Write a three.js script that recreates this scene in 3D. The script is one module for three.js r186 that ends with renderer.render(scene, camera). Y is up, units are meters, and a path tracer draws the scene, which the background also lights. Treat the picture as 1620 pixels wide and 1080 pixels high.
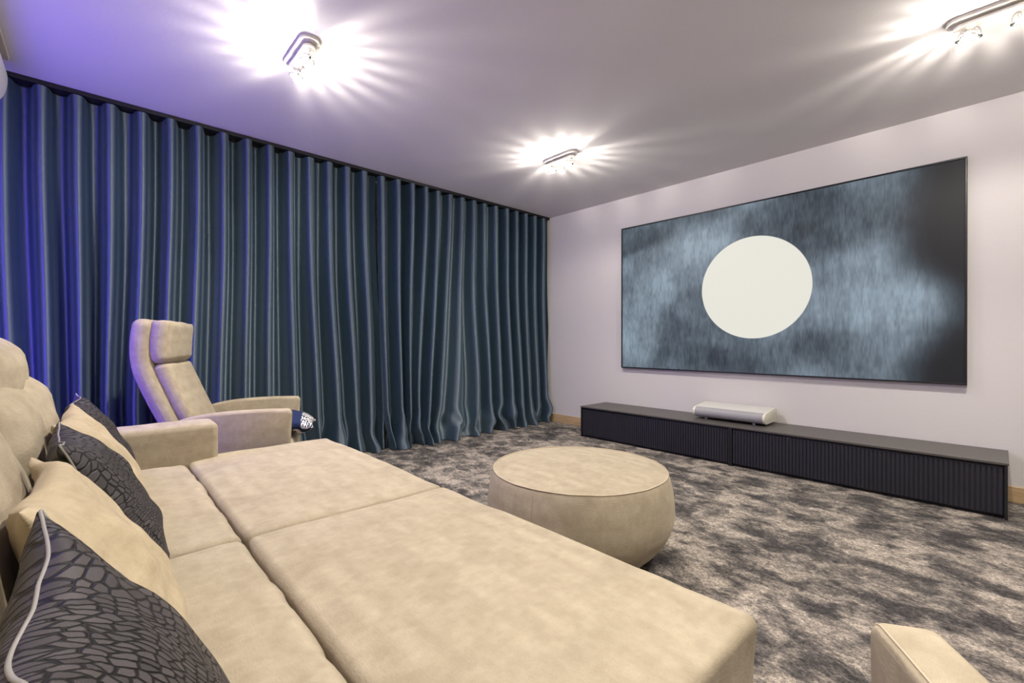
import * as THREE from 'three';
import { RectAreaLightUniformsLib } from 'three/addons/lights/RectAreaLightUniformsLib.js';
import { toCreasedNormals, mergeGeometries } from 'three/addons/utils/BufferGeometryUtils.js';

// ───────────────────────── camera, exposure ─────────────────────────
const scene = new THREE.Scene();
scene.background = new THREE.Color(0x000000);
const CAM_H = 1.03;
const camera = new THREE.PerspectiveCamera(2 * Math.atan(540 / 716) * 180 / Math.PI, 1620 / 1080, 0.02, 50);
camera.rotation.order = 'YXZ';
camera.position.set(0, CAM_H, 0);
camera.rotation.set(-0.0023, 47.25 * Math.PI / 180, 0);
scene.add(camera);
const renderer = new THREE.WebGLRenderer({ antialias: true });
renderer.toneMapping = THREE.LinearToneMapping;
renderer.toneMappingExposure = 1.0;
renderer.shadowMap.enabled = true;
renderer.shadowMap.type = THREE.PCFSoftShadowMap;
RectAreaLightUniformsLib.init();

// light strengths (candela, colours linear)
const SPOT_CD = 5.8, BULB_CD = 1.16, WARM = new THREE.Color().setRGB(1.0, 0.92, 0.83);
const BLUE_CD = 0.78, BLUE = new THREE.Color().setRGB(0.10, 0.04, 1.0);

// ───────────────────────── helpers ─────────────────────────
let seedState = 12345;
function seedRandom(s) { seedState = (s * 2654435761) >>> 0; }
function rnd() { seedState = (Math.imul(seedState, 1664525) + 1013904223) >>> 0; return seedState / 4294967296; }
function hash(x, y, z) {
  let h = Math.imul(x, 374761393) ^ Math.imul(y, 668265263) ^ Math.imul(z, 2147483647 - 1013);
  h = Math.imul(h ^ (h >>> 13), 1274126177); h = Math.imul(h ^ (h >>> 15), 2246822519 | 0);
  return ((h ^ (h >>> 16)) >>> 0) / 4294967296;
}
const fade = t => t * t * t * (t * (t * 6 - 15) + 10);
const lerp = (a, b, t) => a + (b - a) * t;
const clamp = (v, a, b) => Math.min(b, Math.max(a, v));
const smooth = (a, b, v) => { const t = clamp((v - a) / (b - a), 0, 1); return t * t * (3 - 2 * t); };
const mod = (a, n) => ((a % n) + n) % n;
function noise2(x, y, s = 0, per = 0) {            // value noise in -1..1, tiling after per cells
  const xi = Math.floor(x), yi = Math.floor(y), u = fade(x - xi), v = fade(y - yi);
  const w = per ? q => mod(q, per) : q => q;
  return lerp(lerp(hash(w(xi), w(yi), s), hash(w(xi + 1), w(yi), s), u), lerp(hash(w(xi), w(yi + 1), s), hash(w(xi + 1), w(yi + 1), s), u), v) * 2 - 1;
}
function fbm2(x, y, s, oct, per = 0) { let a = 0, k = 0.5, f = 1; for (let i = 0; i < oct; i++) { a += k * noise2(x * f, y * f, s + i * 17, per ? per * f : 0); k *= 0.5; f *= 2; } return a; }
function noise3(x, y, z, s = 0) {
  const zi = Math.floor(z), w = fade(z - zi);
  return lerp(noise2(x, y, s + zi * 131), noise2(x, y, s + (zi + 1) * 131), w);
}
function dataTex(w, h, fn, srgb, channels = 3) {
  const d = new Uint8Array(w * h * 4);
  for (let j = 0, o = 0; j < h; j++) for (let i = 0; i < w; i++, o += 4) {
    const c = fn(i, j);
    if (typeof c === 'number') d[o] = d[o + 1] = d[o + 2] = clamp(c, 0, 255);
    else { d[o] = clamp(c[0], 0, 255); d[o + 1] = clamp(c[1], 0, 255); d[o + 2] = clamp(c[2], 0, 255); }
    d[o + 3] = 255;
  }
  const t = new THREE.DataTexture(d, w, h, THREE.RGBAFormat);
  t.magFilter = THREE.LinearFilter; t.minFilter = THREE.LinearMipmapLinearFilter; t.generateMipmaps = true;
  t.wrapS = t.wrapT = THREE.RepeatWrapping; if (srgb) t.colorSpace = THREE.SRGBColorSpace; t.needsUpdate = true;
  return t;
}
const taken = new Map();
function numbered(name) { const n = taken.get(name) || 0; taken.set(name, n + 1); return n ? `${name}_${String(n).padStart(3, '0')}` : name; }
function tag(o, label, category, group) { o.userData.label = label; o.userData.category = category; if (group) o.userData.group = group; return o; }
function thing(name, label, category, [x, y, z] = [0, 0, 0], turn = 0, group) {
  const o = new THREE.Group(); o.name = numbered(name); o.position.set(x, y, z); o.rotation.y = turn; scene.add(o);
  return tag(o, label, category, group);
}
function part(name, geo, mat, parent, pos, rot) {
  const m = new THREE.Mesh(geo, mat); m.name = name; m.castShadow = m.receiveShadow = true;
  if (pos) m.position.set(...pos); if (rot) m.rotation.set(...rot);
  parent.add(m); return m;
}
function struct(name, geo, mat, pos) { const m = part(name, geo, mat, scene, pos); m.userData.kind = 'structure'; return m; }
function smoothNormals(g) {                          // normals shared between vertices that lie at one point
  g.computeVertexNormals();
  const p = g.attributes.position, n = g.attributes.normal, map = new Map();
  const key = i => `${Math.round(p.getX(i) * 2e4)},${Math.round(p.getY(i) * 2e4)},${Math.round(p.getZ(i) * 2e4)}`;
  const keys = [];
  for (let i = 0; i < p.count; i++) { const k = key(i); keys.push(k); const a = map.get(k) || [0, 0, 0]; a[0] += n.getX(i); a[1] += n.getY(i); a[2] += n.getZ(i); map.set(k, a); }
  for (let i = 0; i < p.count; i++) { const a = map.get(keys[i]), l = Math.hypot(...a) || 1; n.setXYZ(i, a[0] / l, a[1] / l, a[2] / l); }
  return g;
}
// upholstered block: rounded edges, bulging faces, slight unevenness; uv in metres
function softBox(w, h, d, r, o = {}) {
  const { seg = [14, 6, 14], bulge = [0, 0, 0], amp = 0, freq = 4, seed = 1, bend } = o, C = 4;
  const g = new THREE.BoxGeometry(w, h, d, seg[0] + 2 * C, seg[1] + 2 * C, seg[2] + 2 * C);
  const p = g.attributes.position, n = g.attributes.normal, uv = g.attributes.uv;
  const half = [w / 2, h / 2, d / 2], size = [w, h, d];
  const rr = half.map(q => Math.min(r, q * 0.98));
  for (let i = 0; i < p.count; i++) {
    const q = [p.getX(i), p.getY(i), p.getZ(i)], nn = [Math.abs(n.getX(i)), Math.abs(n.getY(i)), Math.abs(n.getZ(i))];
    for (let k = 0; k < 3; k++) {
      const N = seg[k] + 2 * C, id = Math.round((q[k] / size[k] + 0.5) * N);
      q[k] = id <= C ? -half[k] + rr[k] * id / C : id >= N - C ? half[k] - rr[k] * (N - id) / C : -half[k] + rr[k] + (size[k] - 2 * rr[k]) * (id - C) / seg[k];
    }
    if (nn[0] > 0.5) uv.setXY(i, q[2] + 0.37, q[1]); else if (nn[1] > 0.5) uv.setXY(i, q[0], q[2]); else uv.setXY(i, q[0], q[1] + 0.21);
    const inn = q.map((v, k) => clamp(v, -half[k] + rr[k], half[k] - rr[k])), df = q.map((v, k) => (v - inn[k]) / rr[k]), l = Math.hypot(...df) || 1;
    const s = inn.map((v, k) => v + df[k] / l * rr[k]);
    const f = s.map((v, k) => clamp(1 - (v / half[k]) ** 2, 0, 1));
    const b = [bulge[0] * s[0] / half[0] * f[1] * f[2], bulge[1] * s[1] / half[1] * f[0] ** 0.6 * f[2] ** 0.6, bulge[2] * s[2] / half[2] * f[0] ** 0.6 * f[1] ** 0.6];
    if (amp) for (let k = 0; k < 3; k++) b[k] += amp * df[k] / l * (noise3(s[0] * freq, s[1] * freq, s[2] * freq, seed) + 0.5 * noise3(s[0] * freq * 2.3, s[1] * freq * 2.3, s[2] * freq * 2.3, seed + 5));
    let e = s.map((v, k) => v + b[k]);
    if (bend) e = bend(e);
    p.setXYZ(i, ...e);
  }
  return smoothNormals(g);
}
function tube(points, r, closed = false, seg = 0, rs = 6) {
  const c = new THREE.CatmullRomCurve3(points.map(q => q.isVector3 ? q : new THREE.Vector3(...q)), closed, 'centripetal');
  return new THREE.TubeGeometry(c, seg || points.length * 4, r, rs, closed);
}
function gridSurface(nu, nv, fn) {                   // fn(u, v) -> [x, y, z, s, t], u, v in 0..1
  const pos = [], uv = [], idx = [];
  for (let j = 0; j <= nv; j++) for (let i = 0; i <= nu; i++) { const e = fn(i / nu, j / nv); pos.push(e[0], e[1], e[2]); uv.push(e[3], e[4]); }
  for (let j = 0; j < nv; j++) for (let i = 0; i < nu; i++) { const a = j * (nu + 1) + i, b = a + 1, c = a + nu + 1, d = c + 1; idx.push(a, b, d, a, d, c); }
  const g = new THREE.BufferGeometry();
  g.setAttribute('position', new THREE.Float32BufferAttribute(pos, 3)); g.setAttribute('uv', new THREE.Float32BufferAttribute(uv, 2)); g.setIndex(idx);
  return g;
}

// ───────────────────────── room data (metres, camera over the origin) ─────────────────────────
const ROOM = { x0: -4.16, x1: 1.9, z0: -4.307, z1: 0.78, h: 2.6 };
const CURTAIN_X = -3.975;

// ───────────────────────── materials ─────────────────────────
const std = o => new THREE.MeshStandardMaterial(o);
const phys = o => new THREE.MeshPhysicalMaterial(o);
const plasterBump = dataTex(512, 512, (i, j) => 128 + 90 * fbm2(i / 512 * 64, j / 512 * 64, 3, 3, 64), false);
function metreTex(t, sx, sy) { const c = t.clone(); c.repeat.set(sx, sy); c.needsUpdate = true; return c; }
const M = {};
M.wall = std({ color: new THREE.Color().setRGB(0.70, 0.68, 0.675), roughness: 0.95, bumpMap: metreTex(plasterBump, 6, 3), bumpScale: 0.0006 });
M.ceiling = std({ color: new THREE.Color().setRGB(0.70, 0.68, 0.675), roughness: 0.95, bumpMap: metreTex(plasterBump, 6, 5), bumpScale: 0.0006 });

// carpet: mottled cut pile, charcoal and warm grey
const carpetW = ROOM.x1 - ROOM.x0, carpetD = ROOM.z1 - ROOM.z0;
const carpetMap = dataTex(2048, 2048, (i, j) => {
  const x = i / 2048 * carpetW, z = j / 2048 * carpetD;
  const wx = x + 0.05 * fbm2(x * 8, z * 8, 51, 3), wz = z + 0.05 * fbm2(x * 8 + 9, z * 8, 57, 3);
  let m = 0.8 * fbm2(wx * 6.5, wz * 8.5, 11, 5) + 0.5 * fbm2(wx * 15, wz * 20, 23, 4) + 0.22 * fbm2(x * 1.6, z * 1.6, 31, 2) + 0.34 * fbm2(wx * 38 + wz * 12, wz * 64, 37, 3);
  m = smooth(-0.62, 0.60, m);
  const g = hash(i, j, 5) * 0.6 + hash(i >> 1, j >> 1, 6) * 0.4 - 0.5, h2 = noise2(i / 3, j / 3, 8);
  const k = 1 + 0.62 * g + 0.16 * h2;
  return [lerp(70, 166, m) * k, lerp(68, 157, m) * k, lerp(68, 146, m) * k];
}, true);
const pileBump = dataTex(1024, 1024, (i, j) => 255 * (0.55 * hash(i, j, 9) + 0.45 * (0.5 + 0.5 * noise2(i / 4, j / 4, 10, 256))), false);
M.carpet = phys({ map: carpetMap, roughness: 1, bumpMap: metreTex(pileBump, 4, 3.4), bumpScale: 0.006, specularIntensity: 0.1 });

// cream chenille upholstery: brushed marbling over a fine weave
const creamMap = dataTex(1024, 1024, (i, j) => {
  const u = i / 1024, v = j / 1024;
  const m = fbm2(u * 8 + 0.9 * fbm2(u * 6, v * 6, 71, 2, 6), v * 16, 61, 5, 0 || 0) ;
  const a = 0.5 * m + 0.25 * fbm2(u * 40, v * 24, 66, 3, 0);
  const w = ((i % 4 < 2) !== (j % 4 < 2) ? 1 : -1) * 3 + (hash(i, j, 14) - 0.5) * 14;
  return [170 + 26 * a + w, 159 + 26 * a + w, 137 + 25 * a + w];
}, true);
const weaveBump = dataTex(512, 512, (i, j) => 128 + 22 * (((i % 6 < 3) !== (j % 6 < 3)) ? 1 : -1) + 70 * (hash(i, j, 15) - 0.5) + 60 * noise2(i / 20, j / 8, 16, 0), false);
creamMap.wrapS = creamMap.wrapT = THREE.MirroredRepeatWrapping;
weaveBump.wrapS = weaveBump.wrapT = THREE.MirroredRepeatWrapping;
M.cream = phys({ map: metreTex(creamMap, 1.5, 1.5), roughness: 0.95, bumpMap: metreTex(weaveBump, 5, 5), bumpScale: 0.0007, sheen: 0.35, sheenColor: new THREE.Color().setRGB(0.9, 0.85, 0.75), sheenRoughness: 0.6, specularIntensity: 0.25 });
M.creamCushion = phys({ map: metreTex(creamMap, 0.9, 0.9), color: new THREE.Color().setRGB(1.15, 1.12, 1.04), roughness: 0.95, bumpMap: metreTex(weaveBump, 2, 2), bumpScale: 0.0007, sheen: 0.35, sheenColor: new THREE.Color().setRGB(0.9, 0.85, 0.7), sheenRoughness: 0.6, specularIntensity: 0.25 });
M.creamPiping = std({ color: new THREE.Color().setRGB(0.50, 0.42, 0.30), roughness: 0.9 });

// black embossed fabric: cells like reptile skin, coarse at one side and fine in the middle
function worley(x, y, s) {
  const xi = Math.floor(x), yi = Math.floor(y); let a = 9, b = 9, id = 0;
  for (let dy = -1; dy <= 1; dy++) for (let dx = -1; dx <= 1; dx++) {
    const cx = xi + dx, cy = yi + dy, px = cx + 0.15 + 0.7 * hash(cx, cy, s), py = cy + 0.15 + 0.7 * hash(cx, cy, s + 1), q = Math.hypot(px - x, py - y);
    if (q < a) { b = a; a = q; id = hash(cx, cy, s + 2); } else if (q < b) b = q;
  }
  return [a, b, id];
}
function cellsAt(u, v) {
  const wu = u + 0.02 * noise2(u * 9, v * 9, 91), wv = v + 0.02 * noise2(u * 9, v * 9, 95);
  const U = 13 * wu + 26 * (smooth(0.1, 0.55, wu) * 0.45 + smooth(0.8, 1.0, wu) * 0.1), V = 22 * wv + 16 * smooth(0.2, 0.6, wv) * 0.6 + 3 * smooth(0.5, 0.9, wu);
  const [a, b, id] = worley(U, V, 201);
  return [smooth(0.05, 0.26, b - a), id];
}
const darkMap = dataTex(1024, 1024, (i, j) => {
  const [e, id] = cellsAt(i / 1024, j / 1024), k = (hash(i, j, 77) - 0.5) * 8;
  const c = lerp(14, 58 + 18 * id, e) + k; return [c, c * 0.95, c * 0.96];
}, true);
const darkBump = dataTex(1024, 1024, (i, j) => { const [e] = cellsAt(i / 1024, j / 1024); return 30 + 200 * e + (hash(i, j, 78) - 0.5) * 20; }, false);
M.dark = phys({ map: darkMap, roughness: 0.55, bumpMap: darkBump, bumpScale: 0.003, specularIntensity: 0.5 });
M.darkPlain = phys({ color: new THREE.Color().setRGB(0.035, 0.033, 0.035), roughness: 0.6 });
M.greyPiping = std({ color: new THREE.Color().setRGB(0.27, 0.26, 0.24), roughness: 0.5 });

// blue velvet
const velvetBump = dataTex(512, 512, (i, j) => 128 + 60 * (hash(i, j, 33) - 0.5) + 70 * fbm2(i / 512 * 24, j / 512 * 8, 34, 3, 0), false);
velvetBump.wrapS = velvetBump.wrapT = THREE.MirroredRepeatWrapping;
M.velvet = phys({ color: new THREE.Color().setRGB(0.012, 0.033, 0.056), specularIntensity: 1.5, roughness: 0.68, ior: 2.33, specularColor: new THREE.Color().setRGB(0.76, 0.88, 0.95), anisotropy: 0.85, anisotropyRotation: Math.PI / 2, bumpMap: velvetBump, bumpScale: 0.0006, sheen: 0.9, sheenColor: new THREE.Color().setRGB(0.50, 0.64, 0.74), sheenRoughness: 0.8, side: THREE.DoubleSide });
M.blackMetal = std({ color: new THREE.Color().setRGB(0.012, 0.012, 0.013), roughness: 0.5, metalness: 0.3 });
M.slat = phys({ color: new THREE.Color().setRGB(0.020, 0.020, 0.030), roughness: 0.5 });
M.worktop = phys({ color: new THREE.Color().setRGB(0.085, 0.078, 0.072), roughness: 0.42 });
M.carcass = phys({ color: new THREE.Color().setRGB(0.012, 0.012, 0.014), roughness: 0.5 });
const woodMap = dataTex(512, 64, (i, j) => { const g = fbm2(i / 512 * 6, j / 64 * 14, 45, 4); return [196 + 26 * g, 168 + 26 * g, 128 + 24 * g]; }, true);
M.wood = std({ map: metreTex(woodMap, 1.2, 8), roughness: 0.6 });
M.chrome = std({ color: new THREE.Color().setRGB(0.72, 0.70, 0.67), roughness: 0.25, metalness: 1 });
M.plate = std({ color: new THREE.Color().setRGB(0.78, 0.75, 0.68), roughness: 0.45, metalness: 0.1 });
M.whitePlastic = phys({ color: new THREE.Color().setRGB(0.66, 0.66, 0.63), roughness: 0.4 });
M.silver = phys({ color: new THREE.Color().setRGB(0.33, 0.33, 0.35), roughness: 0.6 });
M.sidePanel = phys({ color: new THREE.Color().setRGB(0.74, 0.72, 0.60), roughness: 0.45 });

// ───────────────────────── the room ─────────────────────────
const W = ROOM.x1 - ROOM.x0, D = ROOM.z1 - ROOM.z0, cx = (ROOM.x0 + ROOM.x1) / 2, cz = (ROOM.z0 + ROOM.z1) / 2;
{
  const fg = new THREE.BoxGeometry(W, 0.1, D);
  struct('floor', fg, M.carpet, [cx, -0.05, cz]);
  struct('ceiling', new THREE.BoxGeometry(W + 0.2, 0.1, D + 0.2), M.ceiling, [cx, ROOM.h + 0.05, cz]);
  struct('wall_front', new THREE.BoxGeometry(W + 0.2, ROOM.h, 0.1), M.wall, [cx, ROOM.h / 2, ROOM.z0 - 0.05]);
  struct('wall_back', new THREE.BoxGeometry(W + 0.2, ROOM.h, 0.1), M.wall, [cx, ROOM.h / 2, ROOM.z1 + 0.05]);
  struct('wall_left', new THREE.BoxGeometry(0.1, ROOM.h, D), M.wall, [ROOM.x0 - 0.05, ROOM.h / 2, cz]);
  struct('wall_right', new THREE.BoxGeometry(0.1, ROOM.h, D), M.wall, [ROOM.x1 + 0.05, ROOM.h / 2, cz]);
  const bb = (l) => softBox(l, 0.1, 0.014, 0.004, { seg: [1, 1, 1] });
  struct('baseboard_front', bb(W), M.wood, [cx, 0.05, ROOM.z0 + 0.007]);
  struct('baseboard_back', bb(W), M.wood, [cx, 0.05, ROOM.z1 - 0.007]);
  const br = struct('baseboard_right', bb(D - 0.04), M.wood, [ROOM.x1 - 0.007, 0.05, cz]); br.rotation.y = Math.PI / 2;
  // beige cornice strip on the ceiling above the air conditioner
  struct('trim_1', softBox(2.6, 0.02, 0.06, 0.004, { seg: [1, 1, 1] }), std({ color: new THREE.Color().setRGB(0.5, 0.45, 0.36), roughness: 0.8 }), [-3.745 + 1.3, ROOM.h - 0.01, 0.37]);
}

// ───────────────────────── ceiling lights ─────────────────────────
function stadium(l, w, t, bevel = 0.002) {
  const s = new THREE.Shape(), a = l / 2 - w / 2, r = w / 2;
  s.moveTo(-a, -r); s.lineTo(a, -r); s.absarc(a, 0, r, -Math.PI / 2, Math.PI / 2, false); s.lineTo(-a, r); s.absarc(-a, 0, r, Math.PI / 2, Math.PI * 1.5, false);
  const g = new THREE.ExtrudeGeometry(s, { depth: t, bevelEnabled: true, bevelSize: bevel, bevelThickness: bevel, bevelSegments: 2, curveSegments: 20 });
  g.rotateX(Math.PI / 2); return toCreasedNormals(g, 0.6);
}
const plateG = stadium(0.34, 0.10, 0.014), lowerG = stadium(0.29, 0.06, 0.008);
const stemG = new THREE.CylinderGeometry(0.012, 0.012, 0.024, 16);
const ringG = new THREE.TorusGeometry(0.032, 0.004, 8, 32); ringG.rotateX(Math.PI / 2);
const yokeG = tube([[-0.037, -0.02, 0], [-0.037, 0.02, 0], [-0.026, 0.038, 0], [0, 0.042, 0], [0.026, 0.038, 0], [0.037, 0.02, 0], [0.037, -0.02, 0]], 0.0035, false, 40, 8);
const knobG = new THREE.CylinderGeometry(0.006, 0.006, 0.014, 12); knobG.rotateZ(Math.PI / 2);
const cupG = new THREE.LatheGeometry([[0.010, 0.036], [0.016, 0.034], [0.022, 0.024], [0.027, 0.014], [0.029, 0.010]].map(q => new THREE.Vector2(...q)), 28);
const bulbG = new THREE.LatheGeometry([[0.0001, -0.026], [0.012, -0.024], [0.021, -0.016], [0.026, -0.004], [0.026, 0.004], [0.020, 0.016], [0.0001, 0.020]].map(q => new THREE.Vector2(...q)), 28);
const cageG = (() => { const a = []; for (let i = 0; i < 18; i++) { const g = new THREE.BoxGeometry(0.0055, 0.020, 0.0012); g.translate(0, 0.004, 0.031); g.rotateY(i / 18 * Math.PI * 2); a.push(g); } return mergeGeometries(a); })();
M.bulb = std({ color: 0xffffff, emissive: WARM, emissiveIntensity: 7, roughness: 0.4 });
M.cup = std({ color: new THREE.Color().setRGB(0.7, 0.68, 0.62), roughness: 0.3, metalness: 1, side: THREE.DoubleSide });
function ceilingSpot(x, z, label) {
  const t = thing('ceiling_spotlight', label, 'ceiling light', [x, ROOM.h, z], 0, 'twin spotlights on the ceiling');
  part('mounting_plate', plateG, M.plate, t, [0, -0.002, 0]);
  part('lower_plate', lowerG, M.plate, t, [0, -0.034, 0]);
  for (const s of [-1, 1]) {
    part('spacer', stemG, M.chrome, t, [s * 0.06, -0.025, 0]);
    const head = part('spot_head', cupG, M.cup, t, [s * 0.09, -0.092, 0], [-0.13, 0, s * 0.1]);
    part('yoke', yokeG, M.chrome, head); part('ring', ringG, M.chrome, head, [0, -0.006, 0]); part('slotted_collar', cageG, M.chrome, head);
    part('knob', knobG, M.blackMetal, head, [-0.040, -0.012, 0]); part('knob', knobG, M.blackMetal, head, [0.040, -0.012, 0]);
    part('bulb', bulbG, M.bulb, head).userData.label = 'glowing warm white bulb';
    const p = new THREE.PointLight(WARM, BULB_CD, 0, 2); p.name = 'bulb_glow'; p.position.set(0, -0.004, 0); p.castShadow = true; p.shadow.radius = 0.18; head.add(p);
    const p2 = new THREE.PointLight(WARM, BULB_CD, 0, 2); p2.name = 'bulb_glow'; p2.position.set(0, -0.012, 0); p2.castShadow = true; p2.shadow.radius = 1.3; head.add(p2);
    const sp = new THREE.SpotLight(WARM, SPOT_CD, 0, 1.0, 1, 2); sp.name = 'spot_beam'; sp.castShadow = true; sp.shadow.radius = 1.3;
    sp.position.set(0, -0.032, 0); sp.target.position.set(0, -1, 0); head.add(sp); head.add(sp.target);
  }
  return t;
}
ceilingSpot(-2.58, -0.83, 'chrome twin spotlight on the ceiling above the cream recliner and blue curtain');
ceilingSpot(-2.56, -2.93, 'chrome twin spotlight on the ceiling nearest the curtain corner by the screen');
ceilingSpot(-0.02, -3.13, 'chrome twin spotlight on the ceiling near the dark end of the screen');
ceilingSpot(-0.02, -0.83, 'chrome twin spotlight on the ceiling over the end of the sofa');

// ───────────────────────── blue mood lamp behind the sofa, air conditioner ─────────────────────────
{
  const t = thing('corner_floor_lamp', 'slim upright floor lamp glowing blue in the corner behind the sofa', 'lamp', [-3.08, 0, 0.62]);
  part('lamp_base', new THREE.LatheGeometry([[0.001, 0], [0.08, 0], [0.08, 0.012], [0.012, 0.016], [0.001, 0.016]].map(q => new THREE.Vector2(...q)), 32), M.blackMetal, t);
  const glow = std({ color: 0xffffff, emissive: BLUE, emissiveIntensity: 3, roughness: 0.4 });
  for (const y of [0.22, 0.62, 1.02, 1.42, 1.82]) {
    part('light_bar', softBox(0.03, 0.39, 0.03, 0.006, { seg: [1, 1, 1] }), glow, t, [0, y, 0]);
    const p = new THREE.PointLight(BLUE, BLUE_CD, 0, 2); p.name = 'blue_glow'; p.position.set(0, y, 0); p.castShadow = true; p.shadow.radius = 4; t.add(p);
  }
}
{
  const t = thing('air_conditioner', 'white wall air conditioner close to the ceiling by the blue curtain', 'air conditioner', [-3.25, 2.27, ROOM.z1]);
  const s = new THREE.Shape(); // profile in depth (x) and height (y)
  s.moveTo(0, 0.06); s.lineTo(0, 0.30); s.lineTo(0.34, 0.30); s.quadraticCurveTo(0.43, 0.28, 0.43, 0.18); s.quadraticCurveTo(0.43, 0.05, 0.34, 0.02); s.quadraticCurveTo(0.2, 0, 0.08, 0.03); s.lineTo(0, 0.06);
  const g = new THREE.ExtrudeGeometry(s, { depth: 0.86, bevelEnabled: true, bevelSize: 0.008, bevelThickness: 0.012, bevelSegments: 3, curveSegments: 14 });
  g.rotateY(Math.PI / 2); g.translate(-0.43, 0, 0); 
  part('housing', toCreasedNormals(g, 0.5), M.whitePlastic, t);
  part('air_flap', softBox(0.80, 0.012, 0.09, 0.004, { seg: [2, 1, 2] }), M.whitePlastic, t, [0, 0.012, -0.30], [0.12, 0, 0]);
}

// ───────────────────────── curtains ─────────────────────────
const PERIOD = 0.1575;
function curtainGeometry(zA, zB, seed, lean) {       // zA > zB, both at the top
  const folds = Math.round((zA - zB) / PERIOD), nu = folds * 26, nv = 64, topY = 2.560;
  return smoothNormals(gridSurface(nu, nv, (u, v) => {
    const vv = Math.pow(v, 0.8) , y = topY * (1 - vv) + 0.006;
    const k = u * folds, low = smooth(0.15, 1, vv), ph = k * Math.PI * 2 + 1.5 * low * noise2(k * 0.55, vv * 1.2 + 3, seed);
    const a = 0.066 * (1 + 0.3 * noise2(k * 0.7, vv * 1.4, seed + 3)) * (0.95 + 0.1 * low);
    let x = a * Math.sin(ph) + 0.004 * Math.sin(2 * ph + 0.6 * noise2(k * 0.4, vv, seed + 9)) * (0.4 + low);
    let z = zA + (zB - zA) * u + 0.005 * Math.sin(2 * ph) + low * 0.06 * noise2(k * 0.3, vv * 1.5, seed + 21) + lean(zA + (zB - zA) * u, vv);
    const open = smooth(-1.15, -1.6, zA + (zB - zA) * u);   // pushed back behind the chair
    x += open * low * low * (0.06 * noise2(k * 0.23, vv * 1.2, seed + 33) + 0.02);
    const crush = smooth(0.84, 1, vv) * (seed > 50 ? 1.25 : 1);               // the hem breaks on the carpet
    x += crush * (0.2 + 0.8 * open) * (0.045 * noise2(k * 1.7, vv * 13, seed + 41) + 0.03 + 0.03 * noise2(k * 4, vv * 24, seed + 44));
    z += crush * 0.05 * noise2(k * 1.3 + 7, vv * 12, seed + 47);
    x += 0.004 * smooth(0, 0.05, 0.05 - vv) * Math.sin(ph * 3);
    const edge = smooth(0, 0.012, u) * smooth(0, 0.012, 1 - u);
    return [CURTAIN_X + x * (0.3 + 0.7 * edge), y + crush * 0.012 * (noise2(k * 2.1, 5, seed + 50) + 1) * (1 - v), z, u * folds * 0.28, vv * 2.57];
  }));
}
{
  const split = -1.95;
  const l1 = (z, v) => smooth(0.1, 1, v) * (-0.10) * smooth(-0.9, -1.9, z);
  const l2 = (z, v) => Math.pow(v, 1.5) * (0.20 * Math.exp(-(((z + 2.75) / 0.40) ** 2)) - 0.08 * Math.exp(-(((z + 2.0) / 0.25) ** 2)));
  const c1 = part('velvet_curtain', curtainGeometry(0.74, split + 0.02, 3, l1), M.velvet, scene); c1.name = numbered('velvet_curtain');
  tag(c1, 'deep blue velvet curtain in even folds behind the cream recliner', 'curtain');
  const c2 = part('velvet_curtain', curtainGeometry(split, -4.29, 77, l2), M.velvet, scene); c2.name = numbered('velvet_curtain');
  tag(c2, 'deep blue velvet curtain meeting the white screen wall, its folds leaning at the hem', 'curtain');
  const rail = thing('curtain_rail', 'slim black curtain rail fixed to the ceiling above the blue velvet curtains', 'curtain rail', [CURTAIN_X, ROOM.h, 0]);
  part('track', softBox(0.09, 0.028, 5.06, 0.003, { seg: [1, 1, 1] }), M.blackMetal, rail, [0, -0.014, -1.76]);
}

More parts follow.
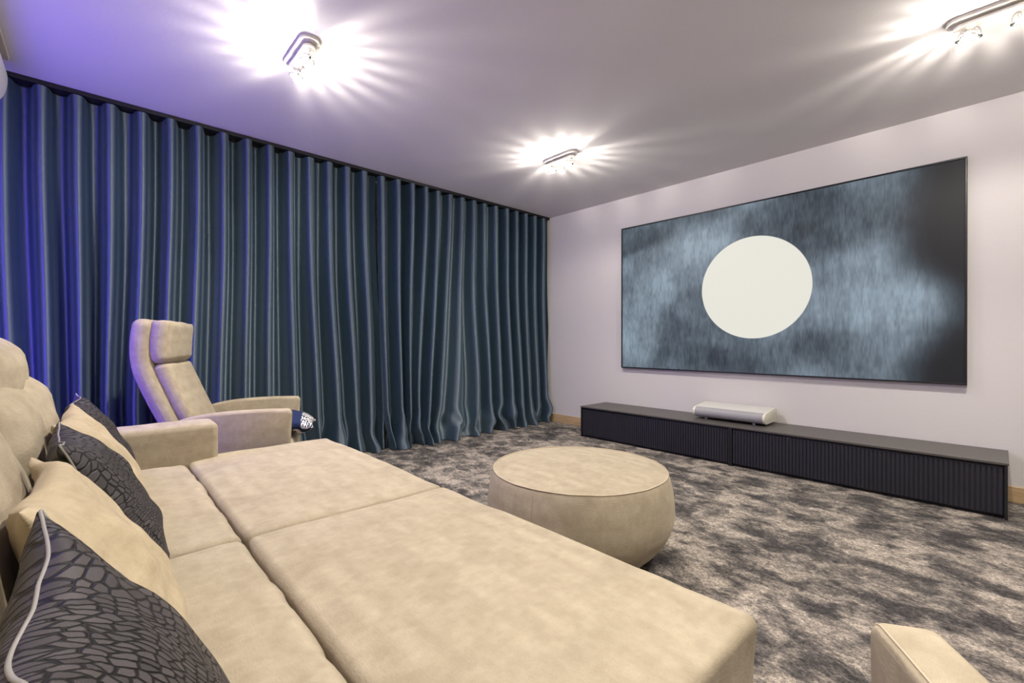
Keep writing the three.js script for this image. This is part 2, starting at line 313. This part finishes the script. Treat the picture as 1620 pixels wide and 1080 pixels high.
// ───────────────────────── projection screen ─────────────────────────
{
  const x0 = -2.844, x1 = -0.156, y0 = 0.7305, y1 = 2.257, w = x1 - x0, h = y1 - y0, zf = -4.267;
  const t = thing('projection_screen', 'large black framed screen on the white wall with a pale round shape', 'screen', [(x0 + x1) / 2, y0, ROOM.z0]);
  const dep = zf - ROOM.z0;
  part('screen_backing', softBox(w - 0.03, h - 0.03, dep - 0.012, 0.002, { seg: [1, 1, 1] }), M.blackMetal, t, [0, h / 2, (dep - 0.012) / 2]);
  const fm = std({ color: new THREE.Color().setRGB(0.03, 0.03, 0.032), roughness: 0.35, metalness: 0.6 });
  for (const s of [-1, 1]) {
    part('frame_bar', softBox(w, 0.012, dep, 0.002, { seg: [1, 1, 1] }), fm, t, [0, h / 2 + s * (h / 2 - 0.006), dep / 2]);
    part('frame_bar', softBox(0.012, h - 0.024, dep, 0.002, { seg: [1, 1, 1] }), fm, t, [s * (w / 2 - 0.006), h / 2, dep / 2]);
  }
  // generic abstract picture: an off-white disc on brushed slate, falling to black at the right
  const PW = 1536, PH = 864;
  const pic = dataTex(PW, PH, (i, j) => {
    const x = i / PW, y = 1 - j / PH, dx = (x - 0.502) * 1.761, dy = y - 0.4975, r = Math.hypot(dx, dy);
    const brush = fbm2(x * 70, y * 9 + 2 * x, 301, 4), mott = fbm2(x * 6, y * 5, 305, 5);
    let g = 0.66 + 0.30 * mott + 0.12 * brush + 0.07 * noise2(x * 260, y * 34 + x * 20, 315) + 0.16 * Math.tanh(6 * noise2(x * 3.2 + 4, y * 2.4 + x, 309));
    g *= lerp(1, 0.03, smooth(0.87, 1.0, x + 0.05 * noise2(y * 3, 2, 311)));
    g = clamp(g, 0.02, 1);
    let c = [lerp(6, 150, g), lerp(12, 168, g), lerp(18, 182, g)];
    const e = smooth(0.302, 0.298, r);
    return [lerp(c[0], 240, e), lerp(c[1], 238, e), lerp(c[2], 226, e)];
  }, true);
  pic.wrapS = pic.wrapT = THREE.ClampToEdgeWrapping; pic.flipY = false;
  // canvas rows run upwards in a DataTexture
  const pm = std({ color: 0x000000, emissive: 0xffffff, emissiveMap: pic, emissiveIntensity: 0.9, roughness: 0.6 });
  const pg = new THREE.PlaneGeometry(w - 0.024, h - 0.024);
  { const uv = pg.attributes.uv; for (let i = 0; i < uv.count; i++) uv.setY(i, 1 - uv.getY(i)); for (let i = 0; i < uv.count; i++) uv.setY(i, 1 - uv.getY(i)); }
  const d = part('display', pg, pm, t, [0, h / 2, dep - 0.008]); d.userData.label = 'abstract slate grey picture with an off-white disc';
  const a = new THREE.RectAreaLight(new THREE.Color().setRGB(0.8, 0.9, 1), 0.05, w - 0.03, h - 0.03); a.name = 'screen_glow';
  a.position.set(0, h / 2, dep + 0.002); a.rotation.y = Math.PI; t.add(a);
}

// ───────────────────────── low media cabinets ─────────────────────────
{
  const x0 = -3.066, x1 = 0.027, mid = -1.515, zf = -3.837, zb = ROOM.z0 + 0.016, top = 0.327;
  const depth = zf - zb, slatW = 0.0225;
  const sg = softBox(slatW - 0.006, 0.272, 0.010, 0.003, { seg: [1, 1, 1] });
  for (const [a, b, label] of [[x0, mid, 'low black ribbed media cabinet beside the curtain'], [mid, x1, 'low black ribbed media cabinet under the dark end of the screen']]) {
    const t = thing('media_cabinet', label, 'cabinet', [(a + b) / 2, 0, (zf + zb) / 2], 0, 'black ribbed media cabinets');
    const w = b - a - 0.002;
    part('body', softBox(w, top - 0.016 - 0.012, depth - 0.03, 0.002, { seg: [1, 1, 1] }), M.carcass, t, [0, 0.012 + (top - 0.028) / 2, -0.015]);
    part('plinth', softBox(w - 0.02, 0.014, depth - 0.06, 0.002, { seg: [1, 1, 1] }), M.carcass, t, [0, 0.007, -0.015]);
    part('side_edge', softBox(0.014, top - 0.018, 0.032, 0.002, { seg: [1, 1, 1] }), M.carcass, t, [-w / 2 + 0.007, (top - 0.018) / 2 + 0.001, depth / 2 - 0.016]);
    part('side_edge', softBox(0.014, top - 0.018, 0.032, 0.002, { seg: [1, 1, 1] }), M.carcass, t, [w / 2 - 0.007, (top - 0.018) / 2 + 0.001, depth / 2 - 0.016]);
    const dw = w - 0.034, door = part('door', softBox(dw, 0.28, 0.012, 0.002, { seg: [1, 1, 1] }), M.slat, t, [0, 0.160, depth / 2 - 0.020]);
    const n = Math.floor(dw / slatW);
    for (let i = 0; i < n; i++) part('slat', sg, M.slat, door, [-dw / 2 + (i + 0.5) * dw / n, 0, 0.008]);
  }
  const wt = part('worktop', softBox(x1 - x0 + 0.006, 0.014, depth + 0.006, 0.002, { seg: [1, 1, 1] }), M.worktop, scene, [(x0 + x1) / 2, top - 0.007, (zf + zb) / 2]);
  wt.name = numbered('worktop'); tag(wt, 'long dark grey worktop lying over both ribbed media cabinets', 'worktop');
  // projector
  const pw = 0.60, pd = 0.29, ph = 0.112, pt = thing('projector', 'silver and white projector box standing on the dark worktop', 'projector', [-1.60, top, -4.13]);
  const s = new THREE.Shape(); // side profile: x towards the room, y up
  s.moveTo(-pd / 2, 0.02); s.lineTo(pd / 2 - 0.05, 0.018); s.quadraticCurveTo(pd / 2, 0.022, pd / 2, 0.062); s.quadraticCurveTo(pd / 2, 0.10, pd / 2 - 0.05, 0.104); s.lineTo(-pd / 2 + 0.03, ph + 0.018); s.quadraticCurveTo(-pd / 2, ph + 0.018, -pd / 2, ph - 0.01); s.lineTo(-pd / 2, 0.02);
  const ext = (sh, len, bev) => { const g = new THREE.ExtrudeGeometry(sh, { depth: len, bevelEnabled: bev > 0, bevelSize: bev, bevelThickness: bev, bevelSegments: 2, curveSegments: 12 }); g.rotateY(-Math.PI / 2); g.translate(len / 2, 0, 0); return toCreasedNormals(g, 0.6); };
  part('housing', ext(s, pw - 0.03, 0), M.whitePlastic, pt);
  for (const k of [-1, 1]) part('side_cover', ext(s, 0.012, 0.002), M.sidePanel, pt, [k * (pw / 2 - 0.008), 0, 0]);
  const fs = new THREE.Shape(); fs.moveTo(pd / 2 - 0.06, 0.0165); fs.lineTo(pd / 2 - 0.05, 0.0165); fs.quadraticCurveTo(pd / 2 + 0.002, 0.021, pd / 2 + 0.002, 0.062); fs.quadraticCurveTo(pd / 2 + 0.002, 0.1, pd / 2 - 0.045, 0.1055); fs.lineTo(pd / 2 - 0.05, 0.09); fs.lineTo(pd / 2 - 0.06, 0.0165);
  part('front_grille', ext(fs, pw - 0.04, 0), M.silver, pt).userData.label = 'silver fabric covered front';
  for (const [a, b] of [[-0.2, 0.09], [0.2, 0.09], [-0.2, -0.09], [0.2, -0.09]]) part('foot', new THREE.CylinderGeometry(0.014, 0.012, 0.021, 16), M.silver, pt, [a, 0.0105, b]);
}

// ───────────────────────── pouf ─────────────────────────
{
  const t = thing('pouf', 'round cream upholstered pouf on the mottled carpet in front of the sofa', 'pouf', [-1.435, 0, -1.78]);
  t.scale.set(0.97, 1, 0.97);
  const prof = [[0.001, 0.004], [0.31, 0.004], [0.345, 0.015], [0.405, 0.07], [0.45, 0.14], [0.467, 0.20], [0.468, 0.25], [0.460, 0.32], [0.447, 0.375], [0.436, 0.398]];
  const curve = new THREE.SplineCurve(prof.map(q => new THREE.Vector2(...q)));
  const lath = (pts, name, uvR) => { const g = new THREE.LatheGeometry(pts, 96); const uv = g.attributes.uv, p = g.attributes.position; for (let i = 0; i < uv.count; i++) uv.setXY(i, uvR ? p.getX(i) : uv.getX(i) * 2.8, uvR ? p.getZ(i) : p.getY(i)); return part(name, g, M.cream, t); };
  lath(curve.getPoints(40), 'side_cover');
  const topPts = []; for (let i = 0; i <= 20; i++) { const r = 0.436 * (1 - i / 20); topPts.push(new THREE.Vector2(Math.max(r, 0.0005), 0.398 + 0.022 * (1 - (r / 0.436) ** 2))); }
  lath(topPts, 'top_cover', true);
  const ring = []; for (let i = 0; i < 64; i++) { const a = i / 64 * Math.PI * 2; ring.push([Math.cos(a) * 0.4375, 0.399 + 0.0015 * noise2(i * 0.6, 0, 4), Math.sin(a) * 0.4375]); }
  part('piping', tube(ring, 0.0028, true, 192, 6), M.creamPiping, t);
  for (const a of [0.22, 0.22 + Math.PI * 2 / 3, 0.22 + Math.PI * 4 / 3]) {
    const pts = curve.getPoints(24).slice(5).map(q => [Math.sin(a) * (q.x + 0.0006), q.y, Math.cos(a) * (q.x + 0.0006)]);
    part('seam', tube(pts, 0.0016, false, 40, 5), M.creamPiping, t);
  }
}

// ───────────────────────── sofa ─────────────────────────
const SEAT = 0.455;
{
  const t = thing('sofa', 'long cream sofa with deep pulled out seats and scatter cushions', 'sofa', [-1.5, 0, -0.2]);
  const P = (name, g, x, y, z, rot) => part(name, g, M.cream, t, [x + 1.5, y, z + 0.2], rot);
  const xl = -2.66, xm = -1.54, xr = -0.35;
  P('base', softBox(xr - xl - 0.02, 0.20, 0.86, 0.01, { seg: [4, 1, 2] }), (xl + xr) / 2, 0.15, 0.12);
  for (const [a, b, sd] of [[xl, xm, 5], [xm, xr, 9]]) {
    P('seat_cushion', softBox(b - a - 0.004, 0.20, 0.56, 0.035, { seg: [30, 6, 16], bulge: [0, 0.012, 0.004], amp: 0.005, freq: 13, seed: sd }), (a + b) / 2, SEAT - 0.112, -0.05);
  }
  for (const [a, b, sd] of [[-2.775, xm, 15], [xm, xr, 19]]) {
    P('pull_out_frame', softBox(b - a - 0.03, 0.22, 0.66, 0.01, { seg: [2, 1, 2] }), (a + b) / 2, 0.15, -0.69);
    P('pull_out_cushion', softBox(b - a - 0.004, 0.24, 0.705, 0.020, { seg: [34, 6, 24], bulge: [0.0, 0.018, 0.006], amp: 0.004, freq: 6, seed: sd }), (a + b) / 2, SEAT - 0.135, -0.69);
  }
  P('armrest', softBox(0.19, 0.58, 1.04, 0.03, { seg: [4, 8, 20], bulge: [0.006, 0.006, 0], amp: 0.003, freq: 6, seed: 31 }), xl - 0.095, 0.33, 0.06);
  P('back_frame', softBox(xr - xl + 0.16, 0.62, 0.12, 0.03, { seg: [8, 6, 2] }), (xl + xr) / 2 - 0.08, 0.36, 0.60);
  for (const [a, b, sd] of [[xl + 0.02, xm, 41], [xm + 0.02, xr, 49]]) {
    P('back_cushion', softBox(b - a - 0.02, 0.50, 0.30, 0.11, { seg: [26, 14, 8], bulge: [0.01, 0.02, 0.05], amp: 0.010, freq: 6, seed: sd }), (a + b) / 2, 0.655, 0.275, [0.16, 0, 0]);
    P('headrest', softBox(b - a - 0.06, 0.25, 0.22, 0.10, { seg: [24, 8, 8], bulge: [0.01, 0.02, 0.03], amp: 0.008, freq: 7, seed: sd + 3 }), (a + b) / 2, 0.915, 0.305, [0.10, 0, 0]);
  }
  for (const [x, z] of [[-2.6, 0.5], [-0.45, 0.5], [-2.7, -0.98], [-0.45, -0.98]]) part('foot', new THREE.CylinderGeometry(0.025, 0.02, 0.06, 16), M.blackMetal, t, [x + 1.5, 0.03, z + 0.2]);
}

// ───────────────────────── scatter cushions ─────────────────────────
function pillow(w, h, T, seed, wr = 1) {
  const n = 44;
  const P = (u, v, s) => {
    const ex = w / 2 * u * (1 - 0.085 * (1 - v * v) * Math.abs(u)), ey = h / 2 * v * (1 - 0.085 * (1 - u * u) * Math.abs(v));
    const e = Math.pow(Math.max(0, (1 - u * u) * (1 - v * v)), 0.46), edgy = Math.pow(Math.max(Math.abs(u), Math.abs(v)), 3);
    let z = s * (T / 2) * e * (1 - 0.16 * v);
    z += 0.016 * wr * noise2(u * 2.2 + 5, v * 2.2, seed) * edgy * (0.4 + edgy) + s * e * (0.012 * wr * noise2(u * 3, v * 3, seed + 4) + 0.006 * wr * noise2(u * 9 * edgy, v * 9 * edgy, seed + 7) * edgy);
    return [ex, ey, z, (u + 1) / 2, (v + 1) / 2];
  };
  const pos = [], uv = [], idx = [];
  for (const s of [1, -1]) {
    const o = pos.length / 3;
    for (let j = 0; j <= n; j++) for (let i = 0; i <= n; i++) { const q = P(Math.sin((i / n - 0.5) * Math.PI), Math.sin((j / n - 0.5) * Math.PI), s); pos.push(q[0], q[1], q[2]); uv.push(q[3], q[4]); }
    for (let j = 0; j < n; j++) for (let i = 0; i < n; i++) { const a = o + j * (n + 1) + i, b = a + 1, c = a + n + 1, d = c + 1; s > 0 ? idx.push(a, b, d, a, d, c) : idx.push(a, d, b, a, c, d); }
  }
  const g = new THREE.BufferGeometry(); g.setAttribute('position', new THREE.Float32BufferAttribute(pos, 3)); g.setAttribute('uv', new THREE.Float32BufferAttribute(uv, 2)); g.setIndex(idx);
  const rim = [];
  for (let k = 0; k < 4; k++) for (let i = 0; i < 16; i++) { const a = -1 + i / 8; const [u, v] = [[a, -1], [1, a], [-a, 1], [-1, -a]][k]; const q = P(u, v, 1); rim.push([q[0], q[1], q[2]]); }
  return { cover: smoothNormals(g), rim };
}
const restOn = [];                                   // vertices of the seats, backs and headrests that the cushions rest on
scene.updateMatrixWorld(true);
scene.getObjectByName('sofa').traverse(o => { if (/back_cushion|headrest/.test(o.name)) { const p = o.geometry.attributes.position, q = new THREE.Vector3(); for (let i = 0; i < p.count; i++) { q.fromBufferAttribute(p, i).applyMatrix4(o.matrixWorld); if (q.z < 0.32) restOn.push(q.clone()); } } });
function backAt(x, y) { let z = 0.5; for (const q of restOn) if (Math.abs(q.x - x) < 0.045 && Math.abs(q.y - y) < 0.04 && q.z < z) z = q.z; return z; }
function scatter(label, dark, x, y, z, lean, turn, roll, seed, w = 0.45, h = 0.42, T = 0.16) {
  const t = thing('scatter_cushion', label, 'cushion', [x, SEAT, z]);
  const q = pillow(w, h, T, seed, dark ? 0.8 : 0.9), e = new THREE.Euler(-lean, Math.PI + turn, roll, 'YXZ');
  const settle = v => {                              // soft: flattened by the seat below, the back behind and its neighbours
    v.applyEuler(e); const wx = clamp(v.x + x, x - 0.223, x + 0.223); let wy = v.y + y, wz = v.z + z;
    wy = Math.max(wy, SEAT + 0.008); wz = Math.min(wz, backAt(wx, wy) - 0.004);
    return v.set(wx - x, wy - SEAT, wz - z);
  };
  const p = q.cover.attributes.position, v = new THREE.Vector3();
  for (let i = 0; i < p.count; i++) { settle(v.fromBufferAttribute(p, i)); p.setXYZ(i, v.x, v.y, v.z); }
  smoothNormals(q.cover);
  part('cover', q.cover, dark ? M.dark : M.creamCushion, t);
  if (dark) part('piping', tube(q.rim.map(r => settle(new THREE.Vector3(...r)).multiplyScalar(0.995).add(new THREE.Vector3(0, 0.002, -0.003))), 0.0023, true, 256, 6), M.greyPiping, t).userData.label = 'pale grey piping';
  return t;
}
scatter('black reptile embossed cushion at the open end of the sofa back', true, -0.625, 0.61, -0.032, 0.42, 0.03, 0.02, 3);
scatter('plain cream cushion between two large black embossed cushions', false, -1.085, 0.615, -0.012, 0.44, 0.0, 0.0, 13, 0.45, 0.42, 0.145);
scatter('black reptile embossed cushion between two plain cream cushions', true, -1.54, 0.618, -0.026, 0.44, 0.0, 0.0, 23, 0.45, 0.42, 0.15);
scatter('plain cream cushion nearer the cream sofa armrest', false, -1.99, 0.612, -0.015, 0.44, 0.0, 0.0, 33);
scatter('black cushion wedged beside the cream sofa armrest', true, -2.43, 0.617, -0.022, 0.42, 0.0, 0.0, 43, 0.42, 0.41, 0.13);

// ───────────────────────── recliner armchairs ─────────────────────────
function recliner(label, x, z, turn) {
  const t = thing('recliner_chair', label, 'armchair', [x, 0, z], turn, 'cream recliners either side of the sofa');
  const P = (name, g, pos, rot, m = M.cream) => part(name, g, m, t, pos, rot);
  P('swivel_base', new THREE.LatheGeometry([[0.001, 0], [0.27, 0], [0.27, 0.012], [0.25, 0.022], [0.06, 0.03], [0.05, 0.09], [0.001, 0.09]].map(q => new THREE.Vector2(...q)), 48), null, null, M.blackMetal);
  const s = new THREE.Shape(); // arm seen from the side: x = depth (front is negative), y = height
  s.moveTo(-0.37, 0.10); s.lineTo(-0.395, 0.585); s.quadraticCurveTo(-0.396, 0.603, -0.38, 0.603); s.bezierCurveTo(-0.15, 0.612, 0.05, 0.605, 0.16, 0.565); s.quadraticCurveTo(0.27, 0.52, 0.33, 0.40); s.lineTo(0.35, 0.14); s.quadraticCurveTo(0.35, 0.10, 0.31, 0.10); s.lineTo(-0.37, 0.10);
  const ag = new THREE.ExtrudeGeometry(s, { depth: 0.048, bevelEnabled: true, bevelSize: 0.016, bevelThickness: 0.018, bevelSegments: 5, curveSegments: 24, steps: 1 });
  ag.translate(0, 0, -0.024); ag.rotateY(-Math.PI / 2);       // shape x -> +z, so front (-) faces -z
  const armG = toCreasedNormals(ag, 0.7), rim = s.getPoints(16);
  for (const k of [-1, 1]) {
    const arm = P('armrest', armG, [k * 0.333, 0, 0]);
    const lift = rim.slice(0, -1).map((q, i, l) => { const p0 = l[Math.max(0, i - 1)], p1 = l[Math.min(l.length - 1, i + 1)], dx = p1.x - p0.x, dy = p1.y - p0.y, n = Math.hypot(dx, dy) || 1; return new THREE.Vector2(q.x - dy / n * 0.0128, q.y + dx / n * 0.0128); });
    const tp = lift.filter(q => q.y > 0.3).map(q => new THREE.Vector3(k * 0.034, q.y, q.x)); part('piping', tube(tp, 0.0018, false, 120, 6), M.creamPiping, arm);
  }
  P('seat_cushion', softBox(0.58, 0.17, 0.62, 0.05, { seg: [14, 5, 14], bulge: [0, 0.03, 0.01], amp: 0.003, seed: 61 }), [0, 0.322, -0.10], [0.04, 0, 0]);
  P('footrest', softBox(0.57, 0.24, 0.07, 0.03, { seg: [10, 6, 3], bulge: [0, 0, 0.01] }), [0, 0.20, -0.375], [-0.08, 0, 0]);
  P('seat_frame', softBox(0.58, 0.16, 0.60, 0.02, { seg: [2, 2, 2] }), [0, 0.19, 0.0]);
  // backrest follows a curved spine
  const spine = new THREE.CatmullRomCurve3([[0, 0.30, 0.13], [0, 0.50, 0.20], [0, 0.70, 0.285], [0, 0.88, 0.35], [0, 1.02, 0.36], [0, 1.15, 0.345]].map(q => new THREE.Vector3(...q)));
  const bendTo = (L0, L1, len, off) => e => { const q = lerp(L0, L1, clamp(e[1] / len + 0.5, 0, 1)), c = spine.getPointAt(clamp(q, 0, 1)), tg = spine.getTangentAt(clamp(q, 0, 1)); const nz = tg.y, ny = -tg.z; const over = (e[1] / len + 0.5 - clamp(e[1] / len + 0.5, 0, 1)) * len; return [e[0], c.y + ny * (e[2] + off) + tg.y * over, c.z + nz * (e[2] + off) + tg.z * over]; };
  const len = spine.getLength();
  P('back_shell', softBox(0.50, len, 0.095, 0.045, { seg: [10, 26, 4], bulge: [0.004, 0, 0.010], amp: 0.002, seed: 71, bend: bendTo(0, 1, len, 0.012) }));
  P('back_cushion', softBox(0.46, len * 0.62, 0.085, 0.04, { seg: [12, 20, 4], bulge: [0, 0, 0.012], amp: 0.003, freq: 8, seed: 75, bend: bendTo(0.08, 0.70, len * 0.62, -0.068) }));
  for (const k of [-1, 1]) P('seam', tube([0.15, 0.3, 0.45, 0.6].map(q => { const c = spine.getPointAt(q); return [k * 0.10, c.y, c.z - 0.1275 - 0.001]; }), 0.0016, false, 30, 5), null, null, M.creamPiping);
  P('headrest', softBox(0.48, len * 0.32, 0.095, 0.045, { seg: [12, 12, 4], bulge: [0.004, 0.006, 0.018], amp: 0.003, freq: 8, seed: 79, bend: bendTo(0.70, 1.02, len * 0.32, -0.075) }));
  return t;
}
const rc1 = recliner('cream recliner armchair in front of the blue velvet curtain', -3.368, -0.619, -21.6 * Math.PI / 180);
recliner('cream recliner armchair beside the open end of the sofa', 0.395, -0.697, 31 * Math.PI / 180);

// navy patterned cushion lying on the far recliner
{
  const leaf = dataTex(512, 512, (i, j) => {
    const u = i / 512, v = j / 512;
    if (v < 0.80) return [12, 32, 74];
    const a = Math.sin(u * 40 + 3 * noise2(u * 5, v * 5, 401)), b = Math.sin(v * 150 + u * 10 + 3 * noise2(u * 6, v * 6, 405));
    const q = a * b + 0.5 * noise2(u * 14, v * 14, 409);
    return q > 0.12 ? [20, 36, 70] : [214, 210, 204];
  }, true);
  const t = thing('patterned_cushion', 'navy and white patterned cushion on the seat of the cream recliner', 'cushion', [0, 0, 0]);
  const q = pillow(0.40, 0.40, 0.17, 91, 0.7), p = q.cover.attributes.position, e = new THREE.Euler(-Math.PI / 2 - 0.10, 0, 0), v = new THREE.Vector3();
  for (let i = 0; i < p.count; i++) { v.fromBufferAttribute(p, i).applyEuler(e); if (v.z > -0.10) v.y = Math.max(v.y, -0.028); p.setXYZ(i, v.x, v.y, v.z); }
  { const uv = q.cover.attributes.uv; for (let i = uv.count / 2; i < uv.count; i++) uv.setY(i, 0.84 + 0.15 * uv.getY(i)); }   // printed underside
  part('cover', smoothNormals(q.cover), std({ map: leaf, roughness: 0.9 }), t);
  const th = -21.6 * Math.PI / 180, lz = -0.325;
  t.position.set(-3.368 + lz * Math.sin(th), 0.485, -0.619 + lz * Math.cos(th)); t.rotation.y = th;
}

renderer.render(scene, camera);
